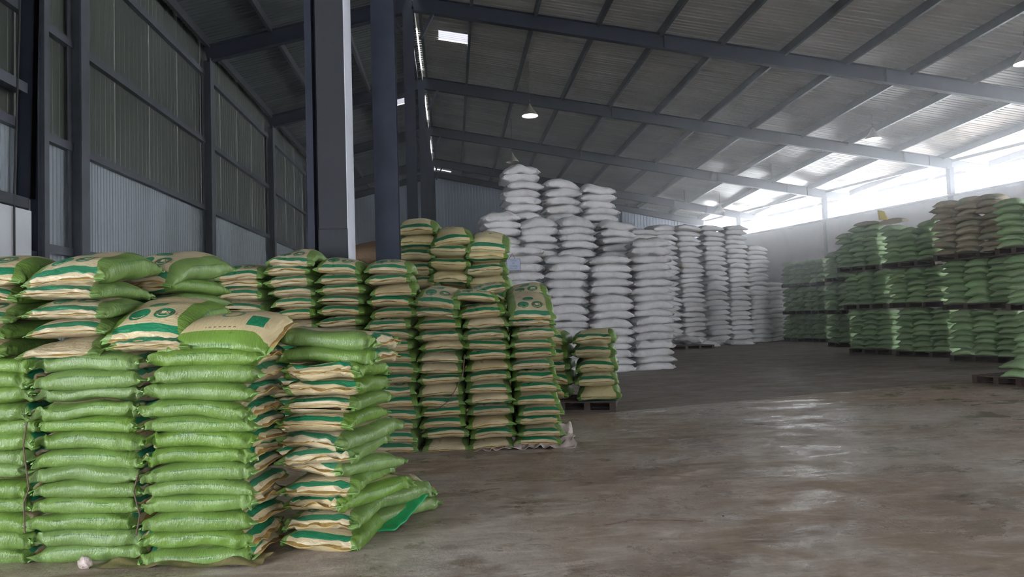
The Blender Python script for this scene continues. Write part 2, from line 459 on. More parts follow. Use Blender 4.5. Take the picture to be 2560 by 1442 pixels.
while y < YB - 0.01:
    w = 1.0 if y > 10 else 2.0
    y1 = min(y + w, YB)
    nr = 5 if y > 10 else 6
    hole_r = (27.0 <= y < 27.99)
    hole_l = (35.0 <= y < 35.99)
    if y > 10:
        jog = 0.03 * ((k * 7) % 5 - 2)
        for i in range(5):
            s0, s1 = cuts[i] + (jog if i else 0), min(1.0, cuts[i + 1] + (jog if i < 4 else 0)) + (0.006 if i < 4 else 0)
            dz = 0.004 * (i % 2) + 0.003 * (k % 2)
            if hole_r and i == 0:
                L = xk(y) + OVER - XR
                a, b = 0.85 / L, 2.05 / L
                for q0, q1, mt in ((s0, a, M_ROOF), (b, s1, M_ROOF)):
                    link('roof_sheet', mesh_from('roof_sheet', *roof_right(y, y1 + 0.06, q0, q1, nr, 3, dz), mt), ceiling)
                o = link('skylight_sheet', mesh_from('skylight_sheet', *roof_right(y + 0.05, y1 - 0.05, a - 0.001, b + 0.001, nr, 3, dz), M_SKYLIGHT), ceiling)
                continue
            link('roof_sheet', mesh_from('roof_sheet', *roof_right(y, y1 + 0.06, s0, s1, nr, 3, dz), M_ROOF), ceiling)
        for i in range(2):
            s0, s1 = (0, 0.52) if i == 0 else (0.515, 1.0)
            if hole_l and i == 0:
                for q0, q1 in ((0, 0.10), (0.24, s1)):
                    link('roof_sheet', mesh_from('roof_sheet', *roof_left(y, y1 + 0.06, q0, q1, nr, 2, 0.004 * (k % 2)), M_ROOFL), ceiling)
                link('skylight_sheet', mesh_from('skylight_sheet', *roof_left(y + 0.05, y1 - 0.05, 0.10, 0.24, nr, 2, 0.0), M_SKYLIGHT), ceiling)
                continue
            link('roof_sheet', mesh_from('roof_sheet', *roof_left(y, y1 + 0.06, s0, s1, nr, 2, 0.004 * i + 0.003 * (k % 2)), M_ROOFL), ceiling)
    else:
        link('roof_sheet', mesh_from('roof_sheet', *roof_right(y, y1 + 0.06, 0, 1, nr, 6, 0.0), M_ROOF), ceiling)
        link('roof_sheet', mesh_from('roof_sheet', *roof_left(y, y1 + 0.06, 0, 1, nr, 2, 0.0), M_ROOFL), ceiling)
    y = y1; k += 1
for a in FR:
    MB().box(XR - 0.30, XR + 0.30, a - 0.3, a + 3.4, ZR + ROOFZ + 0.085, ZR + ROOFZ + 0.10).build('ridge_cap', M_ROOF, ceiling)
PX = [1.0, 3.3, 5.6, 7.9, 10.2, 12.6, 15.0, 17.55, 20.0, 22.5, 25.0, 27.5]
FY = FR + [YB]
def purlin_run(xf, zf, name, w=0.11, h=0.30, mat=None):
    for a, b in zip([YF] + FR, FR + [YB - 0.05]):
        xa, xb = xf(a), xf(b)
        if xa is None or xb is None: continue
        MB().bar((xa, a, zf(xa, a)), (xb, b, zf(xb, b)), w, h).build(name, mat or M_PURLIN, ceiling)
for X in PX:
    purlin_run(lambda yy, X=X: X if X < xk(yy) + OVER - 0.2 else None, lambda x, yy: zright(x, yy) + BEAM + 0.06, 'purlin')
purlin_run(lambda yy: XR + 0.22, lambda x, yy: zright(x, yy) + BEAM + 0.10, 'purlin')
purlin_run(lambda yy: xk(yy) + OVER - 0.15, lambda x, yy: zright(x, yy) + BEAM + 0.08, 'eave_purlin', 0.10, 0.16)
purlin_run(lambda yy: xk(yy) + 0.15, lambda x, yy: ZK + 0.45, 'eave_strut', 0.12, 0.14)
for X in (-1.35, -3.6, -6.0, -8.1):
    purlin_run(lambda yy, X=X: X, lambda x, yy: zleft(x) + BEAM + 0.06, 'purlin')
# diagonal wind braces under the open eave
for a, b in zip(FR, FR[1:]):
    MB().bar((xk(a) + 0.3, a, ZK + 0.45), (xk((a + b) / 2) + OVER - 0.2, (a + b) / 2, zright(xk((a + b) / 2) + OVER, (a + b) / 2) + 0.35), 0.06, 0.10).build('wind_brace', M_PURLIN, ceiling)
for i, Y in enumerate(FR):
    xe = xk(Y)
    zc = BEAM / 2
    MB().ibeam((XR, Y, ZR + zc), (xe + 0.12, Y, zright(xe + 0.12, Y) + zc), 0.22, BEAM).build('rafter', M_STEEL, ceiling)
    e0, e1 = xe + 0.12, xe + OVER - 0.1
    MB().ibeam((e0, Y, zright(e0, Y) + zc), (e1, Y, zright(e1, Y) + zc + 0.06), 0.20, BEAM - 0.1).build('rafter_tail', M_GSTEEL, ceiling)
    MB().ibeam((XR, Y, ZR + zc), (XL + 0.1, Y, zleft(XL + 0.1) + zc), 0.22, BEAM).build('rafter', M_STEEL, ceiling)
    if Y > 10:
        for s in (-1, 1):
            MB().bar((XR + s * 0.25, Y, ZR - 1.0), (XR + s * 0.75, Y, ZR - 0.02), 0.10, 0.10, (0, 1, 0)).build('knee_brace', M_STEEL, ceiling)
    for x in (8.0, 16.5, xe - 2.4, xe - 1.1):
        if x < xe - 0.5:
            MB().box(x - 0.012, x + 0.012, Y - 0.10, Y + 0.10, zright(x, Y) + 0.02, zright(x, Y) + BEAM - 0.03).build('stiffener', M_STEEL, ceiling)

# ------------------------------------------------------------------ walls
wall_l = tag(empty('wall_left', (XL, 0, 0)), kind='structure')
def wall_sheet(y0, y1, z0, z1, nrib, mat, dx=0.0, rib=0.03):
    def fn(s, t, h): return (-h - dx - 0.10, y0 + (y1 - y0) * t, z0 + (z1 - z0) * s)
    link('wall_sheet', mesh_from('wall_sheet', *corrugated(nrib, [0.0, 1.0], fn, rib), mat), wall_l)
ztop = zleft(XL) + ROOFZ + 0.06
y = YF; k = 0
while y < YB - 0.01:
    w = 1.0 if y > 9.99 else 2.0
    y1 = min(y + w, YB)
    if LDOOR[0] - 0.01 <= y < LDOOR[1] - 0.01:
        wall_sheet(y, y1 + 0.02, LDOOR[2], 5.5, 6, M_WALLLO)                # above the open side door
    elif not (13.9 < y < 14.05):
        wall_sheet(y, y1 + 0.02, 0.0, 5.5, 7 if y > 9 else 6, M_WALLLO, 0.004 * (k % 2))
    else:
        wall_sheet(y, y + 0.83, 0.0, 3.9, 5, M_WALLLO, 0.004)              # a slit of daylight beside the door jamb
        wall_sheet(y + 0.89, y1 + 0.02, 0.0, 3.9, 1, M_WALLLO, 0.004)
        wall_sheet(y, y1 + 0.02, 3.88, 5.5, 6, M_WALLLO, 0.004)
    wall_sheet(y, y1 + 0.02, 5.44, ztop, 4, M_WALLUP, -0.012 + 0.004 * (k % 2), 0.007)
    y = y1; k += 1
for z in (0.8, 3.12, 5.45, 7.77, 10.12):
    for a, b in zip([YF] + FR, FR + [YB]):
        if z < 5 and a < LDOOR[1]: continue
        MB().box(-0.08, 0.06, a, b, z - 0.09, z + 0.09).build('girt', M_GSTEEL, wall_l)
for Y in FR:
    mb = MB()
    mb.box(0.0, 0.03, Y - 0.17, Y + 0.17, 0, zleft(XL + 0.1) + 0.05); mb.box(0.27, 0.30, Y - 0.17, Y + 0.17, 0, zleft(XL + 0.3) + 0.05)
    mb.box(0.03, 0.27, Y - 0.02, Y + 0.02, 0, zleft(XL + 0.15) + 0.05)
    mb.build('wall_column', M_GSTEEL, wall_l)
# the door bay near the camera: plastered pier, beams, jambs
pl = MB().box(0.10, 0.24, 9.5, 13.92, 0, 3.74).build('plaster_pier', M_PLASTER, wall_l)
MB().box(0.06, 0.30, 9.5, 13.75, 3.76, 3.96).build('door_beam', M_GSTEEL, wall_l)
MB().box(0.06, 0.26, 9.5, 13.95, 6.0, 6.2).build('door_beam', M_GSTEEL, wall_l)
MB().ibeam((0.22, 13.78, 3.96), (0.22, 13.98, 9.6), 0.16, 0.26, 0.03, 0.16, (1, 0, 0)).build('door_column', M_STEEL, wall_l)
MB().box(0.06, 0.16, 13.97, 14.02, 0, 9.6).build('door_jamb', M_GSTEEL, wall_l)
MB().box(0.06, 0.20, 14.20, 14.26, 0, 9.6).build('door_jamb', M_STEEL, wall_l)
MB().box(0.06, 0.24, 14.36, 14.52, 0, 10.2).build('door_post', M_GSTEEL, wall_l)
for z in (2.9, 6.9): MB().box(0.06, 0.18, 13.9, 14.4, z, z + 0.09).build('hinge_bracket', M_STEEL, wall_l)
MB().tube([(0.28, 13.35, 1.0), (0.28, 13.33, 4.0), (0.27, 13.5, 7.0), (0.27, 13.6, 10.0)], 0.018).build('door_rope', M_CORD, wall_l)

wall_r = tag(empty('wall_right', (0, 0, 0)), kind='structure')
MB().hexa([(xk(YW), YW, 0), (xk(YW) + 0.25, YW, 0), (xk(YB) + 0.25, YB, 0), (xk(YB), YB, 0),
           (xk(YW), YW, ZW - 0.12), (xk(YW) + 0.25, YW, ZW - 0.12), (xk(YB) + 0.25, YB, ZW - 0.12), (xk(YB), YB, ZW - 0.12)]).build('masonry_panel', M_WALLR, wall_r)
MB().hexa([(xk(YW) - 0.03, YW, ZW - 0.118), (xk(YW) + 0.28, YW, ZW - 0.118), (xk(YB) + 0.28, YB, ZW - 0.118), (xk(YB) - 0.03, YB, ZW - 0.118),
           (xk(YW) - 0.03, YW, ZW), (xk(YW) + 0.28, YW, ZW), (xk(YB) + 0.28, YB, ZW), (xk(YB) - 0.03, YB, ZW)]).build('wall_cap', M_GSTEEL, wall_r)
MB().hexa([(xk(YF), YF, ZLOAD), (xk(YF) + 0.25, YF, ZLOAD), (xk(YW) + 0.25, YW, ZLOAD), (xk(YW), YW, ZLOAD),
           (xk(YF), YF, ZW), (xk(YF) + 0.25, YF, ZW), (xk(YW) + 0.25, YW, ZW), (xk(YW), YW, ZW)]).build('loading_lintel', M_WALLR, wall_r)
for Y in FR:
    x = xk(Y)
    MB().box(x - 0.12, x + 0.12, Y - 0.14, Y + 0.14, ZW, ZK + 0.1).build('wall_column', M_STEEL, wall_r)
    MB().box(x - 0.10, x + (0.0 if Y > YW else 0.1), Y - 0.12, Y + 0.12, 0, ZW - 0.12 if Y > YW else ZW).build('wall_column', M_STEEL, wall_r)

wall_b = tag(empty('wall_back', (0, YB, 0)), kind='structure')
x = XL
while x < xk(YB):
    x1 = min(x + 1.0, xk(YB))
    def fn(s, t, h, x=x, x1=x1):
        xx = x + (x1 - x) * t
        zt = (zleft(xx) if xx < XR else zright(xx, YB)) + (0.80 if xx > 0.3 or xx < XR - 1 else 0.745)
        return (xx, h, zt * s)
    link('wall_sheet', mesh_from('wall_sheet', *corrugated(4, [0.0, 1.0], fn, 0.03), M_GABLE), wall_b)
    x = x1
for s in (0, 1):
    a = (XR, -0.35, ZR + 0.25); b = (xk(YB), -0.35, ZK + 0.25) if s else (XL, -0.35, zleft(XL) + 0.25)
    MB().ibeam(a, b, 0.25, 0.45).build('gable_rafter', M_STEEL, wall_b)
for x in (XL + 0.2, XR, 6.5, 13.5):
    zt = (zleft(x) if x < XR else zright(x, YB))
    MB().ibeam((x, -0.35, 0), (x, -0.35, zt), 0.2, 0.2, up=(1, 0, 0)).build('gable_post', M_STEEL, wall_b)

wall_f = tag(empty('wall_front', (0, YF, 0)), kind='structure')
for nm, x0, x1, z0, z1 in (('front_panel', XL, DOOR[0], 0, 8), ('front_panel', DOOR[1], xk(YF), 0, 8), ('door_lintel', DOOR[0], DOOR[1], DOOR[2], 8)):
    MB().box(x0, x1, -0.15, 0.0, z0, z1).build(nm, M_GABLE, wall_f)
MB().hexa([(XL, -0.15, 8), (xk(YF), -0.15, 8), (xk(YF), 0, 8), (XL, 0, 8), (XL, -0.15, zleft(XL) + 0.7), (xk(YF), -0.15, ZK + 0.7), (xk(YF), 0, ZK + 0.7), (XL, 0, zleft(XL) + 0.7)]).build('gable_panel', M_GABLE, wall_f)
MB().hexa([(XL, -0.15, zleft(XL) + 0.69), (xk(YF), -0.15, ZK + 0.69), (xk(YF), 0, ZK + 0.69), (XL, 0, zleft(XL) + 0.69), (XR, -0.15, ZR + 0.7), (XR + 0.1, -0.15, ZR + 0.7), (XR + 0.1, 0, ZR + 0.7), (XR, 0, ZR + 0.7)]).build('gable_panel', M_GABLE, wall_f)
portal('door_daylight', (DOOR[0], YF - 0.2, 0), (DOOR[1], YF - 0.2, 0), 0.05, DOOR[2], True)
portal('side_daylight', (XL - 0.3, LDOOR[0], 0), (XL - 0.3, LDOOR[1], 0), 0.05, LDOOR[2], False)
portal('eave_daylight', (xk(YF) + 0.4, YF, 0), (xk(YB) + 0.4, YB, 0), ZW - 0.1, ZK + 0.6, True)
portal('loading_daylight', (xk(YF) + 0.4, YF, 0), (xk(YW) + 0.4, YW, 0), 0.05, ZLOAD, True)

# ------------------------------------------------------------------ haze volume, added for the glow around the open eave
HM = bpy.data.materials.new('glow_haze'); HM.use_nodes = True
_n = HM.node_tree.nodes; _n.remove(_n['Principled BSDF'])
_v = _n.new('ShaderNodeVolumeScatter'); _v.inputs['Density'].default_value = 0.012; _v.inputs['Anisotropy'].default_value = 0.8; _v.inputs['Color'].default_value = (0.95, 0.96, 1.0, 1)
HM.node_tree.links.new(_v.outputs[0], _n['Material Output'].inputs['Volume'])
hz = MB().hexa([(XL + 0.3, 9.0, 0.02), (xk(9.0) - 0.1, 9.0, 0.02), (xk(YB - 1) - 0.1, YB - 1, 0.02), (XL + 0.3, YB - 1, 0.02),
                (XL + 0.3, 9.0, 8.1), (xk(9.0) - 0.1, 9.0, 8.1), (xk(YB - 1) - 0.1, YB - 1, 8.1), (XL + 0.3, YB - 1, 8.1)]).build('haze', HM)
tag(hz, 'thin bright haze added for the eave glow in the far hall', None, None, 'stuff')

# ------------------------------------------------------------------ posts on the ridge line
def ridge_post(Y, x0, x1, dy, label, ztop=ZR):
    mb = MB(); xc = (x0 + x1) / 2
    mb.box(x0, x1, Y - dy / 2, Y - dy / 2 + 0.03, 0, ztop); mb.box(x0, x1, Y + dy / 2 - 0.03, Y + dy / 2, 0, ztop)
    mb.box(xc - 0.02, xc + 0.02, Y - dy / 2 + 0.03, Y + dy / 2 - 0.03, 0, ztop)
    o = mb.build('column', M_STEEL); tag(o, label, 'column', None, 'structure'); return o
pier = tag(empty('column', (-1.41, 8.62, 0)), 'thick square concrete column behind the striped sack wall', 'column', None, 'structure')
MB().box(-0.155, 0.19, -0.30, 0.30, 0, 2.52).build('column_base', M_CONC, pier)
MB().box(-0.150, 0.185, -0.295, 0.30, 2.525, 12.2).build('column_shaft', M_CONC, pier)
MB().box(0.186, 0.196, -0.297, 0.30, 0, 12.2).build('lit_side', M_CONC_LIT, pier)  # thin facing whose colour carries the daylight on the column's side
MB().box(-0.28, -0.20, -0.30, 0.0, 0, 12.2).build('steel_channel', M_STEEL, pier)
MB().box(-0.20, -0.15, -0.12, 0.2, 0, 12.2).build('shadow_gap', M_STEEL, pier)
ridge_post(9.05, -0.955, -0.655, 0.30, 'dark steel column standing beside the concrete one', 12.3)
ridge_post(FR[3], -1.45, -1.08, 0.30, 'dark steel ridge column hidden beyond the concrete pair')
for i in (4, 5, 6): ridge_post(FR[i], -1.30, -0.98, 0.28, 'dark steel ridge column, %s counted into the hall' % ORD[i - 3])

# ------------------------------------------------------------------ sacks

class Kind:
    pass
def wave(rng, n, k, amp):
    K = rng.normal(0, k, (n, 2)); P = rng.uniform(0, 2 * PI, n); A = rng.normal(0, amp / math.sqrt(n), n)
    return lambda x, y: sum(a * np.sin(kx * x + ky * y + p) for a, (kx, ky), p in zip(A, K, P))
def make_sack(name, W, L, T, seed, nu, nv, mat, arch=0.02, archx=0.01, ear=0.06, bow=0.010, crumple=0.010, endpow=5.0, sq=0.60, belly=0.0):
    """a filled sack lying flat, long axis along y, sewn flat at both ends; returns (body mesh, function giving the seam's mid height)"""
    rng = np.random.default_rng(seed)
    t = np.linspace(-1, 1, nv); v = np.sign(t) * (1 - (1 - np.abs(t)) ** 1.7)
    th = np.linspace(0, 2 * PI, nu, endpoint=False) + PI / nu
    c, s = np.cos(th), np.sin(th)
    cx = np.sign(c) * np.abs(c) ** sq; sz = np.sign(s) * np.abs(s) ** 0.62
    Vv, CX = np.meshgrid(v, cx, indexing='ij'); _, SZ = np.meshgrid(v, sz, indexing='ij')
    h = T / 2 * np.sqrt(np.clip(1 - np.abs(Vv) ** endpow, 0, 1)); h = np.maximum(h, 0.005)
    w = W / 2 * (0.965 + ear * np.abs(Vv) ** 8 + 0.03 * (1 - Vv ** 2))
    x = w * CX; y = L / 2 * Vv
    lo = wave(rng, 5, 7.0, bow); lump = wave(rng, 6, 14.0, 0.10); cr = wave(rng, 9, 55.0, crumple); side = wave(rng, 8, 60.0, 0.004)
    ax, ay = rng.normal(0, 0.01, 2)
    zc = lambda xx, yy: lo(xx, yy) - arch * (2 * yy / L) ** 2 - archx * (2 * xx / W) ** 2 + ax * xx / W + ay * yy / L + belly * (1 - (2 * yy / L) ** 2)
    endw = np.clip((np.abs(Vv) - 0.62) / 0.38, 0, 1)
    z = h * SZ * (1 + lump(x, y) * (1 - endw)) + zc(x, y) + cr(x, y) * endw * (0.35 + 0.65 * np.abs(CX) ** 3)
    x = x + side(y, z) * np.abs(CX) ** 2 + cr(y * 1.3, x) * endw * np.abs(CX) ** 3 * 1.2
    y = y + cr(x * 0.7 + 3.0, z * 2) * endw ** 2 * 0.8
    verts = np.stack([x, y, z], -1).reshape(-1, 3)
    pat = np.stack([CX, Vv, SZ], -1).reshape(-1, 3)
    I = np.arange(nv * nu).reshape(nv, nu)
    q = np.stack([I[:-1], np.roll(I[:-1], -1, 1), np.roll(I[1:], -1, 1), I[1:]], -1).reshape(-1, 4)
    faces = [tuple(r) for r in q.tolist()] + [tuple(I[0][::-1].tolist()), tuple(I[-1].tolist())]
    me = mesh_from(name, verts.tolist(), faces, mat, True)
    at = me.attributes.new('pat', 'FLOAT_VECTOR', 'POINT'); at.data.foreach_set('vector', pat.astype(np.float32).ravel())
    return me, zc, W * (0.965 + ear)
def make_seam(name, L, zc, width, sgn, mat, seed, d=0.032, n=15):
    rng = np.random.default_rng(seed + 900)
    xs = np.linspace(-width / 2 * 0.99, width / 2 * 0.99, n)
    wz = wave(rng, 6, 22.0, 0.006)
    v, f, p = [], [], []
    for x in xs:
        zz = float(zc(x, sgn * L / 2)) + float(wz(x, 0.0)); dd = d * (1 + 14 * float(wz(x, 1.0))) * (1 - 0.85 * abs(2 * x / width) ** 8)
        for yy, z in ((-0.008, -0.004), (-0.008, 0.004), (dd, 0.002 + 2 * float(wz(x, 2.0)) * 0.8), (dd, -0.002 + 2 * float(wz(x, 2.0)) * 0.8)):
            v.append((x, sgn * (L / 2 + yy), zz + z)); p.append((2 * x / width, sgn, 0))
    for i in range(n - 1):
        for k in range(4): f.append((i * 4 + k, i * 4 + (k + 1) % 4, (i + 1) * 4 + (k + 1) % 4, (i + 1) * 4 + k))
    f.append((0, 1, 2, 3)); f.append(((n - 1) * 4 + 3, (n - 1) * 4 + 2, (n - 1) * 4 + 1, (n - 1) * 4))
    me = mesh_from(name, v, f, mat, False)
    at = me.attributes.new('pat', 'FLOAT_VECTOR', 'POINT'); at.data.foreach_set('vector', np.array(p, np.float32).ravel())
    return me
def family(name, W, L, T, count, nu, nv, mat, seam_mat, seeds=0, seams=2, **kw):
    F = Kind(); F.name, F.W, F.L, F.T, F.vars = name, W, L, T, []
    for i in range(count):
        me, zc, wd = make_sack(name, W, L, T, 100 * seeds + i, nu, nv, mat, **kw)
        F.vars.append((me, [make_seam('seam', L, zc, wd, s, seam_mat, 100 * seeds + i) for s in ((-1, 1)[:seams])]))
    return F
LAID = []
def lay(F, loc, yaw, label, group, cat='sack', tx=0.0, ty=0.0, sz=1.0, sx=1.0, sy=1.0, var=None, seams=True):
    k = RNG.integers(len(F.vars)) if var is None else var
    me, sm = F.vars[k]
    o = link(F.name, me, None, loc, (tx, ty, yaw)); o.scale = (sx, sy, sz)
    tag(o, label, cat, group)
    if seams:
        for q in sm: link('seam', q, o)
    o['face_down'] = 0.0
    LAID.append(o)
    return o
def pile(F, n, t, x, y, yaw, what, where, group, side=False, z0=0.0, lean=(0, 0), jit=0.018, jyaw=1.6, seams=True, start=1, flip=True, over=1.10, sy=1.0, sx=1.0, tilt=1.2):
    """n sacks one on another; side=True shows the long side"""
    z = z0; out = []
    ts = [t * (1 + RNG.normal(0, 0.06)) for _ in range(n)]; s = t * n / sum(ts); ts = [q * s for q in ts]
    ca, sa = math.cos(yaw), math.sin(yaw)
    for k in range(n):
        jx, jy = RNG.normal(0, jit, 2); jy *= 0.7
        px = x + ca * jx - sa * jy + lean[0] * z; py = y + sa * jx + ca * jy + lean[1] * z
        a = yaw + math.radians(RNG.normal(0, jyaw)) + (PI / 2 if side else 0) + (PI if RNG.random() < 0.5 else 0)
        lb = '%s, %s up %s' % (what, ORD[k + start - 1], where)
        out.append(lay(F, (px, py, z + ts[k] / 2), a, lb, group, tx=math.radians(RNG.normal(0, tilt)), ty=math.radians(RNG.normal(0, tilt)), sz=ts[k] * over / F.T, sy=sy, sx=sx, seams=seams))
        if RNG.random() < 0.22: out[-1]['face_down'] = 1.0
        z += ts[k]
    return out, z

F_A = family('printed_sack', 0.47, 0.685, 0.11, 12, 40, 44, M_PRINT, M_SEAM, 1, arch=0.014, archx=0.012, ear=0.07, bow=0.009, crumple=0.018, endpow=5.5, sq=0.5)
F_C = family('printed_sack', 0.485, 0.70, 0.125, 12, 28, 26, M_PRINT, M_SEAM, 2, arch=0.034, archx=0.012, ear=0.06, bow=0.008, crumple=0.012, endpow=4.0, sq=0.52)
F_TOP = family('printed_sack', 0.50, 0.70, 0.17, 8, 44, 44, M_PRINT, M_SEAM, 3, arch=0.05, archx=0.03, ear=0.05, bow=0.012, crumple=0.014, endpow=2.8, sq=0.72)
F_TOP2 = family('printed_sack', 0.49, 0.70, 0.19, 2, 44, 44, M_PRINTP, M_SEAM, 13, arch=0.03, archx=0.04, ear=0.05, bow=0.008, crumple=0.014, endpow=4.0, sq=0.75)
F_D = family('printed_sack', 0.62, 0.92, 0.20, 8, 32, 30, M_PRINTB, M_SEAM, 4, arch=0.03, archx=0.02, ear=0.06, bow=0.012, crumple=0.016, endpow=3.2)
F_DT = family('printed_sack', 0.64, 0.92, 0.27, 4, 32, 30, M_PRINTB, M_SEAM, 5, arch=0.05, archx=0.05, ear=0.05, bow=0.015, crumple=0.016, endpow=2.6, sq=0.8)
F_W = family('white_sack', 0.62, 1.07, 0.20, 12, 26, 28, M_WHITE, M_SEAMW, 6, arch=0.035, archx=0.02, ear=0.02, bow=0.016, crumple=0.018, endpow=4.0, sq=0.5)
F_WT = family('white_sack', 0.64, 1.08, 0.27, 5, 26, 28, M_WHITE, M_SEAMW, 7, arch=0.08, archx=0.05, ear=0.02, bow=0.02, crumple=0.02, endpow=2.4, sq=0.8)
F_G = family('white_sack', 0.62, 1.05, 0.20, 10, 20, 18, M_WHITE, M_SEAMW, 8, seams=0, arch=0.035, archx=0.02, ear=0.02, bow=0.018, crumple=0.015, endpow=4.0, sq=0.5)
F_H = family('green_sack', 0.41, 0.70, 0.15, 10, 20, 16, M_GREEN, M_SEAMG, 9, seams=0, arch=0.02, archx=0.035, ear=0.03, bow=0.012, crumple=0.012, endpow=3.0, sq=0.75)
F_K = family('khaki_sack', 0.41, 0.70, 0.15, 6, 20, 16, M_KHAKI, M_SEAMG, 10, seams=0, arch=0.02, archx=0.035, ear=0.03, bow=0.012, crumple=0.012, endpow=3.0, sq=0.75)
F_B = family('brown_sack', 0.62, 0.9, 0.22, 3, 24, 20, M_BROWN, M_SEAMG, 11, seams=0, arch=0.03, archx=0.03)

D = math.radians
# --- the green wall in front: three columns showing their long green sides
ya = D(-9.5)
ca, sa = math.cos(ya), math.sin(ya)
def arow(s, d): return (-1.213 + ca * s - sa * d, 4.193 + sa * s + ca * d)   # s along the row from its outer corner, d into the row
gA = 'light green sacks laid lengthwise in the front wall'
for s, nm in ((-0.345, 'in the corner column of the front green wall'), (-1.035, 'in the middle column of the front green wall'), (-1.725, 'in the cropped column of the front green wall')):
    px, py = arow(s, 0.235)
    n = 13 if s < -0.5 else 13
    pile(F_A, n, 1.255 / 13 + (0.0 if s < -0.5 else 0.001), px, py, ya, 'light green sack', nm, gA, side=True, z0=0.008, lean=(0.045, 0.0) if s > -0.5 else (0.012, 0), jit=0.014, jyaw=1.2, over=1.28)
ztA = 1.265
# top sack of the corner column, tilted to the camera
px, py = arow(-0.33, 0.27)
topA = lay(F_TOP2, (px + 0.07, py, ztA + 0.105), ya + PI / 2, 'tan sack with green sides tilted on top of the corner column', gA, tx=D(-2), ty=D(-17), sz=1.0, var=1)
# striped sacks laid across the top of the front wall
gU = 'striped sacks laid crosswise on the front wall'
def cross_column(px, py, n, t, nm, yaw, tilt, var, jit=0.02):
    out, zz = pile(F_TOP, n - 1, t, px, py, yaw, 'striped sack', nm, gU, z0=ztA, jit=jit, jyaw=2.5, over=1.10)
    out.append(lay(F_TOP, (px, py + 0.03, zz + 0.10), yaw + D(RNG.normal(0, 1.5)), 'sack with green ovals, topmost %s' % nm, gU, tx=D(tilt), sz=1.12, sx=1.05, var=var))
    return out
cross_column(-2.36, 4.76, 5, 0.118, 'of the taller crosswise column above the green wall', D(-6), 9, 3)
cross_column(-1.86, 4.69, 2, 0.125, 'of the short crosswise column above the green wall', D(-5), 15, 5)
cross_column(-2.89, 4.82, 5, 0.114, 'of the crosswise column cropped by the picture edge', D(-6), 2, 1)
# the column behind, seen over the wall
px, py = -2.14, 5.54
V1, zz = pile(F_C, 15, 0.1185, px, py, D(-20), 'striped sack', 'in the column hidden behind the front green wall', 'sacks behind the front green wall', z0=0.008)
V1.append(lay(F_TOP, (px, py, zz + 0.10), D(-22), 'sack with green ovals topping the column behind the green wall', 'sacks behind the front green wall', tx=D(12), ty=D(3), sz=1.15, sx=1.1))

# --- the slumped stack beside the corner
yb = D(-20)
bx, by = -0.885, 4.35
bx, by = bx - math.sin(yb) * 0.36, by + math.cos(yb) * 0.36
gB = 'sacks of the slumped stack'
z = 0.008
rows = [(0.00, -0.03, -14, 0.125), (0.01, 0.02, -18, 0.095), (0.06, 0.02, -36, 0.105), (0.0, 0.0, -15, 0.10), (0.03, 0.02, -33, 0.10), (-0.02, 0.0, -12, 0.10), (0.02, 0.02, -30, 0.105), (-0.03, 0.02, -16, 0.10),
        (0.0, 0.02, -14, 0.105), (0.01, 0.0, -10, 0.10), (0.0, 0.0, -11, 0.105), (0.0, 0.0, -12, 0.10), (0.0, 0.02, -13, 0.115)]
for k, (dx, dy, yw, t) in enumerate(rows):
    nm = 'striped sack, %s up in the slumped stack beside the green wall' % ORD[k]
    sd = k in (11, 12)
    if sd: nm = 'pale green sack turned lengthwise, %s up in the slumped stack' % ORD[k]
    lay(F_A, (bx + dx, by + dy, z + t / 2), D(yw) + (PI / 2 if sd else 0) + (PI if k % 3 == 0 else 0), nm, gB, sz=t * 1.14 / 0.11, sx=1.06, tx=D(RNG.normal(0, 1.5)), ty=D(RNG.normal(0, 1.5)))
    z += t
z = 0.03
for k, (dx, dy, yw, t, ti) in enumerate([(0.24, 0.30, -40, 0.11, 2), (0.20, 0.26, -44, 0.12, 5)]):
    lay(F_A, (bx + dx, by + dy + 0.05, z + t / 2), D(yw), 'skewed striped sack, %s up among those slipping out of the slumped stack' % ORD[k], gB, sz=t * 1.12 / 0.11, sx=1.05, ty=D(ti))
    z += t
# an empty green sack caught under the slipping ones
def crumpled(name, outline, n, amp, seed, mat, lift):
    rng = np.random.default_rng(seed); a = wave(rng, 8, 9.0, amp); b = wave(rng, 10, 34.0, amp * 0.8)
    P = np.array(outline, float)
    v, f = [], []
    for i in range(n):
        for j in range(n):
            s, t_ = i / (n - 1), j / (n - 1)
            p = (P[0] * (1 - s) + P[1] * s) * (1 - t_) + (P[3] * (1 - s) + P[2] * s) * t_
            z_ = p[2] + float(a(p[0], p[1])) + float(b(p[0], p[1]))
            v.append((p[0] + float(b(p[1], p[0])) * 0.8, p[1] + float(a(p[1], p[0])) * 0.6, max(z_, lift)))
    for i in range(n - 1):
        for j in range(n - 1): f.append((i * n + j, (i + 1) * n + j, (i + 1) * n + j + 1, i * n + j + 1))
    return mesh_from(name, v, f, mat, True)
me = crumpled('empty_sack', [(-0.64, 4.68, 0.02), (-0.42, 4.59, 0.012), (-0.20, 5.0, 0.15), (-0.42, 5.12, 0.17)], 16, 0.012, 5, M_GFILM, 0.012)
o = link('empty_sack', me); sm = o.modifiers.new('thickness', 'SOLIDIFY'); sm.thickness = 0.006
tag(o, 'flat bright green empty sack poking out under the slumped stack', 'sack')

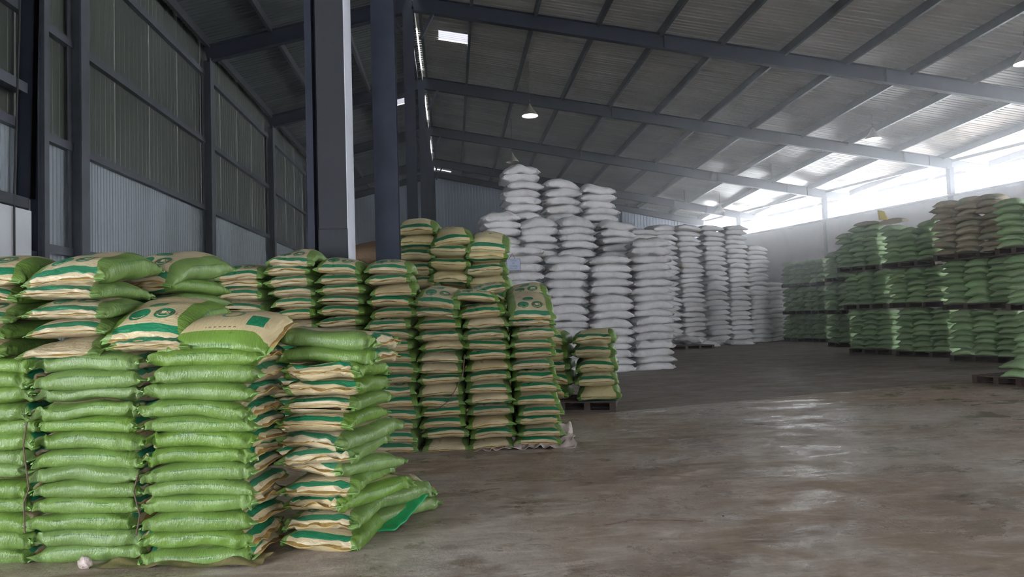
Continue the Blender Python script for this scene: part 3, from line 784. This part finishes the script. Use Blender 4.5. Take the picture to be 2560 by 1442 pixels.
# --- the striped wall
gC = 'striped sacks of the long striped wall'
yc = D(-4)
cc, sc_ = math.cos(yc), math.sin(yc)
def crow(s, d): return (1.147 + cc * s - sc_ * d, 7.25 + sc_ * s + cc * d)
cols = [(-0.255, 11, 0.1165, 'first column from the film end of the striped wall'), (-0.765, 12, 0.118, 'second column from the film end of the striped wall'),
        (-1.275, 12, 0.119, 'third column from the film end of the striped wall'), (-1.785, 17, 0.1205, 'fourth column from the film end of the striped wall'),
        (-2.30, 17, 0.122, 'column before the dark steel posts of the striped wall'), (-2.82, 18, 0.121, 'column by the concrete post of the striped wall'), (-3.36, 17, 0.1195, 'last column but one of the striped wall'), (-3.88, 16, 0.119, 'last column of the striped wall')]
CT = {}
for i, (s, n, t, nm) in enumerate(cols):
    px, py = crow(s, 0.36)
    yy = yc + (D(-3) if i >= 4 else 0)
    lst, zt = pile(F_C, n - (1 if i >= 3 else 0), t, px, py, yy, 'striped sack', 'in the ' + nm, gC, z0=0.02 if i == 0 else 0.008, lean=(-0.02, 0.0), jit=0.016, jyaw=1.4, over=1.12)
    CT[i] = (px - 0.02 * zt, py, zt)
    if i >= 3:
        lay(F_TOP, (px - 0.02 * zt, py, zt + 0.075), yy, 'sack showing green ovals atop the ' + nm, gC, tx=D(3), ty=D(RNG.normal(0, 2)), sz=0.95)
# loose sacks dropped on the low end
x0, y0, z0 = CT[0]
lay(F_TOP, (x0 - 0.02, y0 + 0.02, z0 + 0.08), yc, 'sack under the steeply tilted one at the film end', gC, sz=0.8)
lay(F_TOP, (x0 - 0.02, y0 + 0.0, z0 + 0.26), yc + D(2), 'tan sack with three green ovals tilted steeply towards us', gC, tx=D(21), sz=0.85, var=1)
lay(F_TOP, (x0 + 0.03, y0 + 0.66, z0 + 0.25), yc, 'lower of two sacks behind the steeply tilted sack', gC, sz=0.9)
lay(F_TOP, (x0 + 0.02, y0 + 0.66, z0 + 0.41), yc, 'upper of two sacks behind the steeply tilted sack', gC, sz=1.0, tx=D(4))
b_, _z = pile(F_C, 12, 0.1245, x0 + 0.05, y0 + 0.74, yc, 'sack', 'in the second rank behind the film end', gC, z0=0.008)
x1_, y1_, z1_ = CT[1]
lay(F_TOP, (x1_ - 0.03, y1_ - 0.02, z1_ + 0.08), yc + D(-2), 'plump tan sack with ovals beside the steeply tilted sack', gC, sz=0.95)
lay(F_TOP, (x1_ - 0.12, y1_ + 0.05, z1_ + 0.235), yc + D(5), 'sack sagging over the plump one beside the steeply tilted sack', gC, sz=0.8, ty=D(4))
lay(F_TOP, (x1_ + 0.02, y1_ + 0.62, z1_ + 0.33), yc + D(8), 'sack leaning up behind the low part of the striped wall', gC, sz=0.9, ty=D(-9))
lay(F_TOP, (x1_ - 0.02, y1_ + 0.64, z1_ + 0.18), yc + D(3), 'sack under the one leaning behind the low part', gC, sz=0.9)
b_, _z = pile(F_C, 12, 0.125, x1_ + 0.02, y1_ + 0.74, yc, 'sack', 'in the second rank beside the film end', gC, z0=0.008)
x2, y2, z2 = CT[2]
lay(F_TOP, (x2 + 0.0, y2, z2 + 0.08), yc + D(-4), 'folded sack sagging under the one with torn print', gC, sz=0.85, ty=D(5))
lay(F_TOP, (x2 + 0.03, y2 - 0.02, z2 + 0.245), yc + D(-6), 'sagging tan sack with two green ovals beside the fourth column', gC, sz=1.0, ty=D(7), tx=D(10), var=4)
# crumpled film under the end column
me = crumpled('plastic_sheet', [(0.20, 7.24, 0.005), (1.27, 7.17, 0.015), (1.29, 7.55, 0.22), (0.3, 7.5, 0.01)], 44, 0.022, 9, M_PLASTIC, 0.008)
o = link('plastic_sheet', me); q = o.modifiers.new('thickness', 'SOLIDIFY'); q.thickness = 0.004
tag(o, 'crumpled pale plastic film spilling from under the striped wall', 'plastic sheet')

# --- big pale sacks behind
gD = 'big pale sacks behind the striped wall'
yd = D(-6)
for i, (cx_, n, nm, cy_, dz) in enumerate([(-0.46, 14, 'in the big-sack column beside the steel column', 10.55, 0.0), (0.02, 13, 'in the middle big-sack column behind the striped wall', 10.45, 0.0), (0.60, 13, 'in the big-sack column next to the white sacks', 10.4, 0.0)]):
    t = (2.98, 2.83, 2.72)[i] / (n + 0.35)
    lst, zt = pile(F_D, n - 1, t, cx_, cy_, yd, 'big pale tan sack', nm, gD, z0=0.0, jit=0.02, jyaw=2.0, over=1.10)
    lay(F_DT, (cx_, cy_ - 0.02, zt + 0.125), yd + D((0, 6, 0)[i]), 'big domed tan sack topmost ' + nm, gD, tx=D((4, 12, 14)[i]), ty=D((0, -8, 2)[i]), sz=0.95)
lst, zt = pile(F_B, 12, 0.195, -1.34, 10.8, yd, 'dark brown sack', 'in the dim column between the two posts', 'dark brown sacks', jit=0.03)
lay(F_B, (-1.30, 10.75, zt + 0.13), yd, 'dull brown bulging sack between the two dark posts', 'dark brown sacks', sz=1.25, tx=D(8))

# --- pallets
def make_pallet_meshes(w, d):
    p = {}
    p['deck_board'] = MB().box(-w / 2, w / 2, -0.055, 0.055, 0, 0.022)
    p['stringer'] = MB().box(-0.045, 0.045, -d / 2, d / 2, 0.022, 0.122)
    return {k: mesh_from(k, b.v, b.f, M_WOOD) for k, b in p.items()}
def pallet(loc, yaw, w, d, label, group='dark timber pallets'):
    r = empty('pallet', loc, yaw); tag(r, label, 'pallet', group)
    key = (w, d)
    if key not in PAL: PAL[key] = make_pallet_meshes(w, d)
    P = PAL[key]
    for s in np.linspace(-w / 2 + 0.05, w / 2 - 0.05, 4): link('stringer', P['stringer'], r, (s, 0, 0))
    for k in range(6): link('deck_board', P['deck_board'], r, (0, -d / 2 + 0.056 + k * (d - 0.112) / 5, 0.124))
    for k in (0, 2, 3, 5): link('bottom_board', P['deck_board'], r, (0, -d / 2 + 0.056 + k * (d - 0.112) / 5, 0.0))
    return r
PAL = {}
# small stack on a pallet beyond the striped wall
ye = D(-16)
ex, ey = 2.16, 10.25
pallet((ex - 0.30, ey + 0.05, 0.0), ye, 1.2, 0.9, 'dark pallet under the small stack beyond the striped wall')
gE = 'big pale sacks of the small stack'
pile(F_D, 5, 0.205, ex, ey, ye, 'big pale sack', 'in the outer column of the small palletised stack', gE, z0=0.147, over=1.12)
pile(F_D, 5, 0.208, ex - 0.66 * math.cos(ye), ey + 0.10 - 0.66 * math.sin(ye), ye, 'big pale sack', 'in the half-hidden column of the small palletised stack', gE, z0=0.147, over=1.12)
# near pallet cropped at the edge, and the empty one by the white heap
pallet((9.62, 10.75, 0.0), D(-75), 1.2, 1.0, 'dark pallet cropped by the picture edge, under green sacks')
pallet((8.75, 25.0, 0.0), D(8), 1.7, 1.0, 'empty dark pallet on the floor before the white heap')

# --- white stacks
gF = 'white sacks of the tall stack'
yf = D(8)
W_ = 'white woven sack'
spec = [(4.87, 16.65, D(9), 17, 3.22, 'in the outer white column at the open floor', 0.0, 0.012), (3.80, 16.40, D(8), 15, 2.80, 'in the second white column from the open floor', 0.0, 0.0),
        (2.72, 16.35, D(6), 15, 2.84, 'in the third white column from the open floor', 0.0, 0.0), (1.66, 16.25, D(2), 16, 3.05, 'in the white column behind the hanging card', 0.0, 0.0)]
FT = []
for (x, y, yw, n, h, nm, z0, ln) in spec:
    t = h / n
    lst, zt = pile(F_W, n - 1, t, x, y, yw, W_, nm, gF, side=True, z0=z0, lean=(ln, 0.0), jit=0.025, jyaw=1.8, over=1.14, sy=1.0)
    FT.append(zt + t)
    lay(F_WT if x > 4.5 else F_W, (x + ln * zt, y, zt + t * (0.62 if x > 4.5 else 0.5)), yw + PI / 2, 'white sack topmost ' + nm, gF, sz=0.95 if x > 4.5 else t * 1.12 / 0.2, ty=D(2))
tiers = [((1.22, 16.85, 4.02, 3.02, 'middle tier over the hanging card'), (2.17, 16.9, 3.86, 2.88, 'second white column of the middle tier'), (3.13, 16.9, 3.86, 2.84, 'third white column of the middle tier'), (4.16, 16.95, 3.76, 2.80, 'outer end of the middle white tier')),
         ((1.84, 17.35, 5.28, 3.86, 'highest white column at the peak'), (2.87, 17.4, 4.90, 3.80, 'second column of the peak tier'), (3.80, 17.4, 4.76, 3.80, 'outer column of the peak tier'))]
for tr in tiers:
    for (x, y, top, base, nm) in tr:
        h = top - base - 0.24; n = max(2, round(h / 0.195)); t = h / n
        lst, zt = pile(F_W, n, t, x, y, yf, W_, ('in the ' if 'column' in nm else 'in the ') + nm, gF, side=True, z0=base, jit=0.035, jyaw=2.0, over=1.13, sy=0.90)
        lay(F_WT, (x, y, zt + 0.12), yf + PI / 2 + D(RNG.normal(0, 3)), 'plump white sack topmost in the ' + nm, gF, sz=0.98, sy=0.87, ty=D(RNG.normal(0, 4)), tx=D(RNG.normal(0, 3)))
# heap against the far end
gG = 'white sacks of the far heap'
gx = [(7.50, 25.9, 4.65, 'dim far column nearly hidden by the tall stack'), (8.40, 26.3, 4.84, 'first far heap column beside the tall stack'), (9.55, 26.75, 4.86, 'second far heap column'), (10.75, 27.25, 4.88, 'third far heap column'), (11.95, 27.8, 4.95, 'fourth far heap column'), (13.1, 28.4, 4.15, 'fifth far heap column, lower than the rest'), (14.15, 28.95, 2.55, 'lowest far heap column beside the green pallets')]
for (x, y, h, nm) in gx:
    n = round(h / 0.2); t = h / n
    pile(F_G, n, t, x, y, D(24), W_, 'in the ' + nm, gG, side=True, jit=0.045, jyaw=2.5, lean=(-0.018, 0.02), over=1.16, sy=1.20, seams=False)
lay(F_WT, (9.75, 25.9, 0.13), D(95), 'loose white sack on the floor before the far heap', gG, ty=D(3), sz=0.9)
lay(F_WT, (9.15, 25.85, 0.36), D(60), 'crumpled white sack slipped off the far heap', gG, tx=D(8), sz=0.9)
lay(F_W, (11.5, 26.7, 0.1), D(100), 'flat white sack at the foot of the far heap', gG)

# --- green sacks on pallets, three high
gH = 'green sacks on the stacked pallets'
ROW = math.atan2(-5.19, 0.81)                 # along the pallet row, towards us
def load(face, w, d, ncol, rows, z0, what, lab, F, yaw=ROW, group=gH, proud=0.0, slide=0.0):
    """one pallet with its sacks; face = centre of its front edge; rows = (sacks per column, layer height)"""
    ux, uy = math.cos(yaw), math.sin(yaw); nx, ny = uy, -ux
    fx, fy = face[0] + nx * proud + ux * slide, face[1] + ny * proud + uy * slide
    pallet((fx - nx * d / 2, fy - ny * d / 2, z0), yaw, w, d, 'dark pallet under ' + lab)
    n, t = rows
    for c in range(ncol):
        s = (c - (ncol - 1) / 2) * (w / ncol)
        k = n - (1 if (c * 5 + n) % 4 == 0 else 0)
        pile(F, k, t * n / k if z0 < 2.3 else t, fx + ux * s - nx * 0.36, fy + uy * s - ny * 0.36, yaw, what, 'in %s column of %s' % (ORD[c], lab), group, z0=z0 + 0.147, jit=0.03, jyaw=3.5, seams=False, over=1.16, sx=w / ncol / 0.41, tilt=2.0)
NM = {0: 'lowest', 1: 'middle', 2: 'uppermost'}
YH = D(-62)
def stand(corner, w, yaw): return (corner[0] + math.cos(yaw) * w / 2, corner[1] + math.sin(yaw) * w / 2)
for cn, w, nm, lv in (((11.706, 19.352), 1.26, 'the gap-side pallet stack', ((0.0, 8, 0.144), (1.305, 7, 0.138), (2.425, 8, 0.146))),
                      ((12.075, 17.76), 1.39, 'the second pallet stack', ((0.0, 8, 0.144), (1.31, 7, 0.136), (2.42, 7, 0.150))),
                      ((12.00, 15.62), 1.50, 'the khaki-topped pallet stack', ((0.0, 8, 0.136), (1.24, 7, 0.150), (2.44, 9, 0.150))),
                      ((11.78, 13.45), 1.00, 'the cropped pallet stack', ((0.0, 7, 0.15), (1.20, 7, 0.150), (2.40, 7, 0.150)))):
    for q, (z0, n, t) in enumerate(lv):
        kh = q == 2 and 'khaki' in nm
        load(stand(cn, w, YH), w, 1.1, 2 if w < 1.1 else 3, (n, t), z0, 'khaki sack' if kh else 'green sack', '%s level of %s' % (NM[q], nm), F_K if kh else F_H, yaw=YH, proud=(0.02, -0.02, 0.03)[q], slide=(0, -0.12, -0.24)[q])
YFAR = D(-72)
for cn, w, ncol, nm in (((14.088, 28.098), 1.14, 3, 'the farthest pallet stack'), ((14.44, 27.0), 1.14, 3, 'the next farthest pallet stack'), ((13.288, 23.277), 0.95, 2, 'the half-hidden far pallet stack')):
    for q, (z0, n, t) in enumerate(((0.0, 5, 0.196), (1.14, 5, 0.194), (2.28, 5, 0.190))):
        load(stand(cn, w, YFAR), w, 1.1, ncol, (n, t), z0, 'green sack', '%s level of %s' % (NM[q], nm), F_H, yaw=YFAR)
pile(F_H, 2, 0.14, 9.50, 10.62, D(-75), 'green sack', 'on the cropped pallet on the open floor', 'green sacks cropped by the edge', z0=0.147, seams=False)
# loose covers on the top of the first pallet stacks
for (x, y, z, tx, nm, F) in ((12.25, 18.95, 3.80, 12, 'pale sack laid over the top of the green pallet stack by the gap', F_K), (12.65, 18.45, 3.82, -6, 'second pale sack laid over the green pallet stack by the gap', F_K)):
    lay(F, (x, y, z), YH + PI / 2, nm, 'sacks laid over the pallets', ty=D(tx), seams=False)

me = crumpled('yellow_scrap', [(12.28, 18.50, 3.86), (12.46, 18.36, 3.86), (12.40, 18.42, 4.12), (12.26, 18.52, 4.14)], 8, 0.012, 31, plain('yellow_film', (0.62, 0.50, 0.06), 0.4), 0.01)
o = link('yellow_scrap', me); q = o.modifiers.new('thickness', 'SOLIDIFY'); q.thickness = 0.004
tag(o, 'small yellow plastic scrap sticking up on the gap-side pallet stack', 'plastic scrap')

# ------------------------------------------------------------------ card hung on the white stack
sg = empty('hanging_sign', (1.47, 15.92, 2.62), D(3)); tag(sg, 'pale blue card with grey writing hung on the white sacks', 'sign')
MB().box(-0.155, 0.155, -0.006, 0.0, -0.125, 0.135).build('sign_board', M_SIGN, sg)
b = MB()
for x0_, x1_, z0_, z1_ in ((-0.165, 0.165, -0.137, -0.125), (-0.165, 0.165, 0.135, 0.145), (-0.165, -0.155, -0.125, 0.135), (0.155, 0.165, -0.125, 0.135)): b.box(x0_, x1_, -0.010, 0.004, z0_, z1_)
b.build('sign_border', M_SIGNINK, sg)
MB().tube([(-0.10, 0, 0.145), (-0.02, 0.0, 0.27), (0.04, 0, 0.145)], 0.006).build('sign_string', M_CORD, sg)
def text_mesh(txt, size):
    c = bpy.data.curves.new('text', 'FONT'); c.body = txt; c.size = size; c.align_x = 'CENTER'; c.align_y = 'CENTER'; c.resolution_u = 2
    o = bpy.data.objects.new('text', c); COL.objects.link(o)
    bpy.context.view_layer.update()
    me = bpy.data.meshes.new_from_object(o.evaluated_get(bpy.context.evaluated_depsgraph_get()))
    bpy.data.objects.remove(o); bpy.data.curves.remove(c)
    return me
for txt, zz, sz in (('VISTA', 0.095, 0.055), ('00', 0.035, 0.055), ('1Y0064', -0.03, 0.06), ('275 MT', -0.09, 0.055)):
    me = text_mesh(txt, sz); me.materials.clear(); me.materials.append(M_SIGNINK)
    link('sign_text', me, sg, (0, -0.0085, zz), (PI / 2, 0, 0))

# the printed weight on the sacks whose face shows
def stamp(o, cx, cv, size=0.055):
    me0 = o.data; W = max(v.co.x for v in me0.vertices); L = max(v.co.y for v in me0.vertices)
    bv = BVHTree.FromPolygons([v.co for v in me0.vertices], [p.vertices for p in me0.polygons])
    tm = text_mesh('25 KG', size); tm.materials.clear(); tm.materials.append(M_INK)
    bm = bmesh.new(); bm.from_mesh(tm)
    for v in bm.verts:
        x, y = v.co.x + cx * W, v.co.y + cv * L
        h = bv.ray_cast(Vector((x, y, 2)), Vector((0, 0, -1)))
        v.co = Vector((x, y, (h[0].z if h[0] else 0) + 0.0022))
    bm.to_mesh(tm); bm.free()
    link('printed_weight', tm, o)
for o in LAID:
    if o.data.materials[0] == M_PRINT and ('ovals' in o['label']):
        # turn the face print towards the viewer's end
        stamp(o, 0.29, -0.545)

# ------------------------------------------------------------------ lamps
def lamp(x, y, zb, lit, label):
    r = empty('pendant_lamp', (x, y, zb)); tag(r, label, 'lamp', 'bell lamps hung from the roof')
    zt = zright(x, y) + BEAM - zb
    MB().lathe([(0.34, 0.0), (0.345, 0.02), (0.30, 0.09), (0.22, 0.20), (0.14, 0.30), (0.10, 0.36), (0.085, 0.44), (0.05, 0.46), (0.03, 0.52), (0.0, 0.53)], 28).build('lamp_shade', M_SHADE, r, smooth=True)
    if lit: MB().lathe([(0.0, 0.012), (0.33, 0.012), (0.33, 0.03), (0.0, 0.03)], 28).build('lamp_glass', M_GLOW, r)
    else: MB().lathe([(0.0, 0.0), (0.06, 0.02), (0.09, 0.09), (0.06, 0.18), (0.03, 0.26), (0.0, 0.26)], 16).build('bulb', M_BULB, r, smooth=True)
    MB().tube([(0, 0, 0.52), (0, 0, zt)], 0.010).build('lamp_cord', M_CORD, r)
    MB().lathe([(0.0, 0.60), (0.03, 0.62), (0.03, 0.70), (0.0, 0.72)], 8).build('lamp_hook', M_GSTEEL, r)
lamp(3.515, 28.3, 9.847, True, 'lit bell lamp hanging over the white peak stack, before a rafter')
lamp(18.72, 28.3, 8.73, True, 'lit bell lamp hanging above the green pallets')
lamp(18.62, 20.1, 9.035, True, 'lit bell lamp cropped by the picture edge under the roof')
lamp(18.33, 44.7, 8.075, False, 'unlit bell lamp hanging over the far white heap')
lamp(3.49, 36.5, 9.78, False, 'unlit rusty bell lamp half hidden behind the peak white sack')
hk = MB().tube([(18.05, 36.5, 9.55), (18.05, 36.5, 8.95), (18.07, 36.5, 8.86)], 0.02).build('dangling_cord', M_CORD)
tag(hk, 'bare cord with an empty socket dangling from the bright roof', 'cord')
hk = MB().tube([(15.9, 44.7, 9.6), (15.9, 44.7, 8.7)], 0.02).build('dangling_cord', M_CORD)
tag(hk, 'thin bare cord dangling before the last rafter over the heap', 'cord')

# ------------------------------------------------------------------ twine on the stacks, litter on the floor
def twine(pts, label):
    o = MB().tube(pts, 0.0045, 5).build('twine', M_TWINE); tag(o, label, 'twine'); return o
def awall(s, z, d=-0.03):
    px, py = arow(s, d); return (px + (0.02 * z), py, z)
twine([awall(-1.39, 0.20), awall(-1.40, 0.38), awall(-1.37, 0.46), awall(-1.41, 0.72), awall(-1.39, 0.86)], 'brown twine hanging between the middle and the cropped green columns')
twine([awall(-0.69, 0.18), awall(-0.67, 0.30), awall(-0.71, 0.44), awall(-0.68, 0.55)], 'short brown twine between the corner and middle green columns')
p0, p1 = crow(-1.02, -0.05), crow(-1.36, -0.05)
twine([(p0[0], p0[1], 1.02), (p0[0] - 0.03, p0[1] - 0.005, 0.8), (p0[0] - 0.17, p0[1], 0.55), (p1[0] + 0.02, p1[1], 0.44)], 'loose thread hanging across the striped wall')
bm = bmesh.new(); bmesh.ops.create_icosphere(bm, subdivisions=3, radius=0.036)
_w = wave(np.random.default_rng(21), 12, 110.0, 0.022)
for v in bm.verts:
    k = 1 + 9 * float(_w(v.co.x + v.co.z, v.co.y - v.co.z)); v.co = Vector((-2.19 + v.co.x * 1.2 * k, 4.285 + v.co.y * k, max(0.006, 0.036 + v.co.z * k)))
me = bpy.data.meshes.new('crumpled_bag'); bm.to_mesh(me); bm.free(); me.materials.append(M_PLASTIC)
o = link('crumpled_bag', me); tag(o, 'small crumpled pinkish plastic bag at the foot of the green wall', 'plastic bag')
me = crumpled('flattened_sack', [(-2.12, 4.27, 0.012), (-1.16, 4.10, 0.012), (-1.10, 4.26, 0.03), (-2.08, 4.38, 0.02)], 22, 0.012, 22, M_FLAT, 0.008)
o = link('flattened_sack', me); tag(o, 'flattened tan empty sack edging out under the corner green column', 'sack')
stick = MB().tube([(0.96, 4.50, 0.014), (1.16, 4.56, 0.02), (1.40, 4.53, 0.014), (1.62, 4.46, 0.012)], 0.006, 5).build('dry_stalk', M_TWINE)
tag(stick, 'thin dark dry stalk lying on the concrete floor', 'stalk')
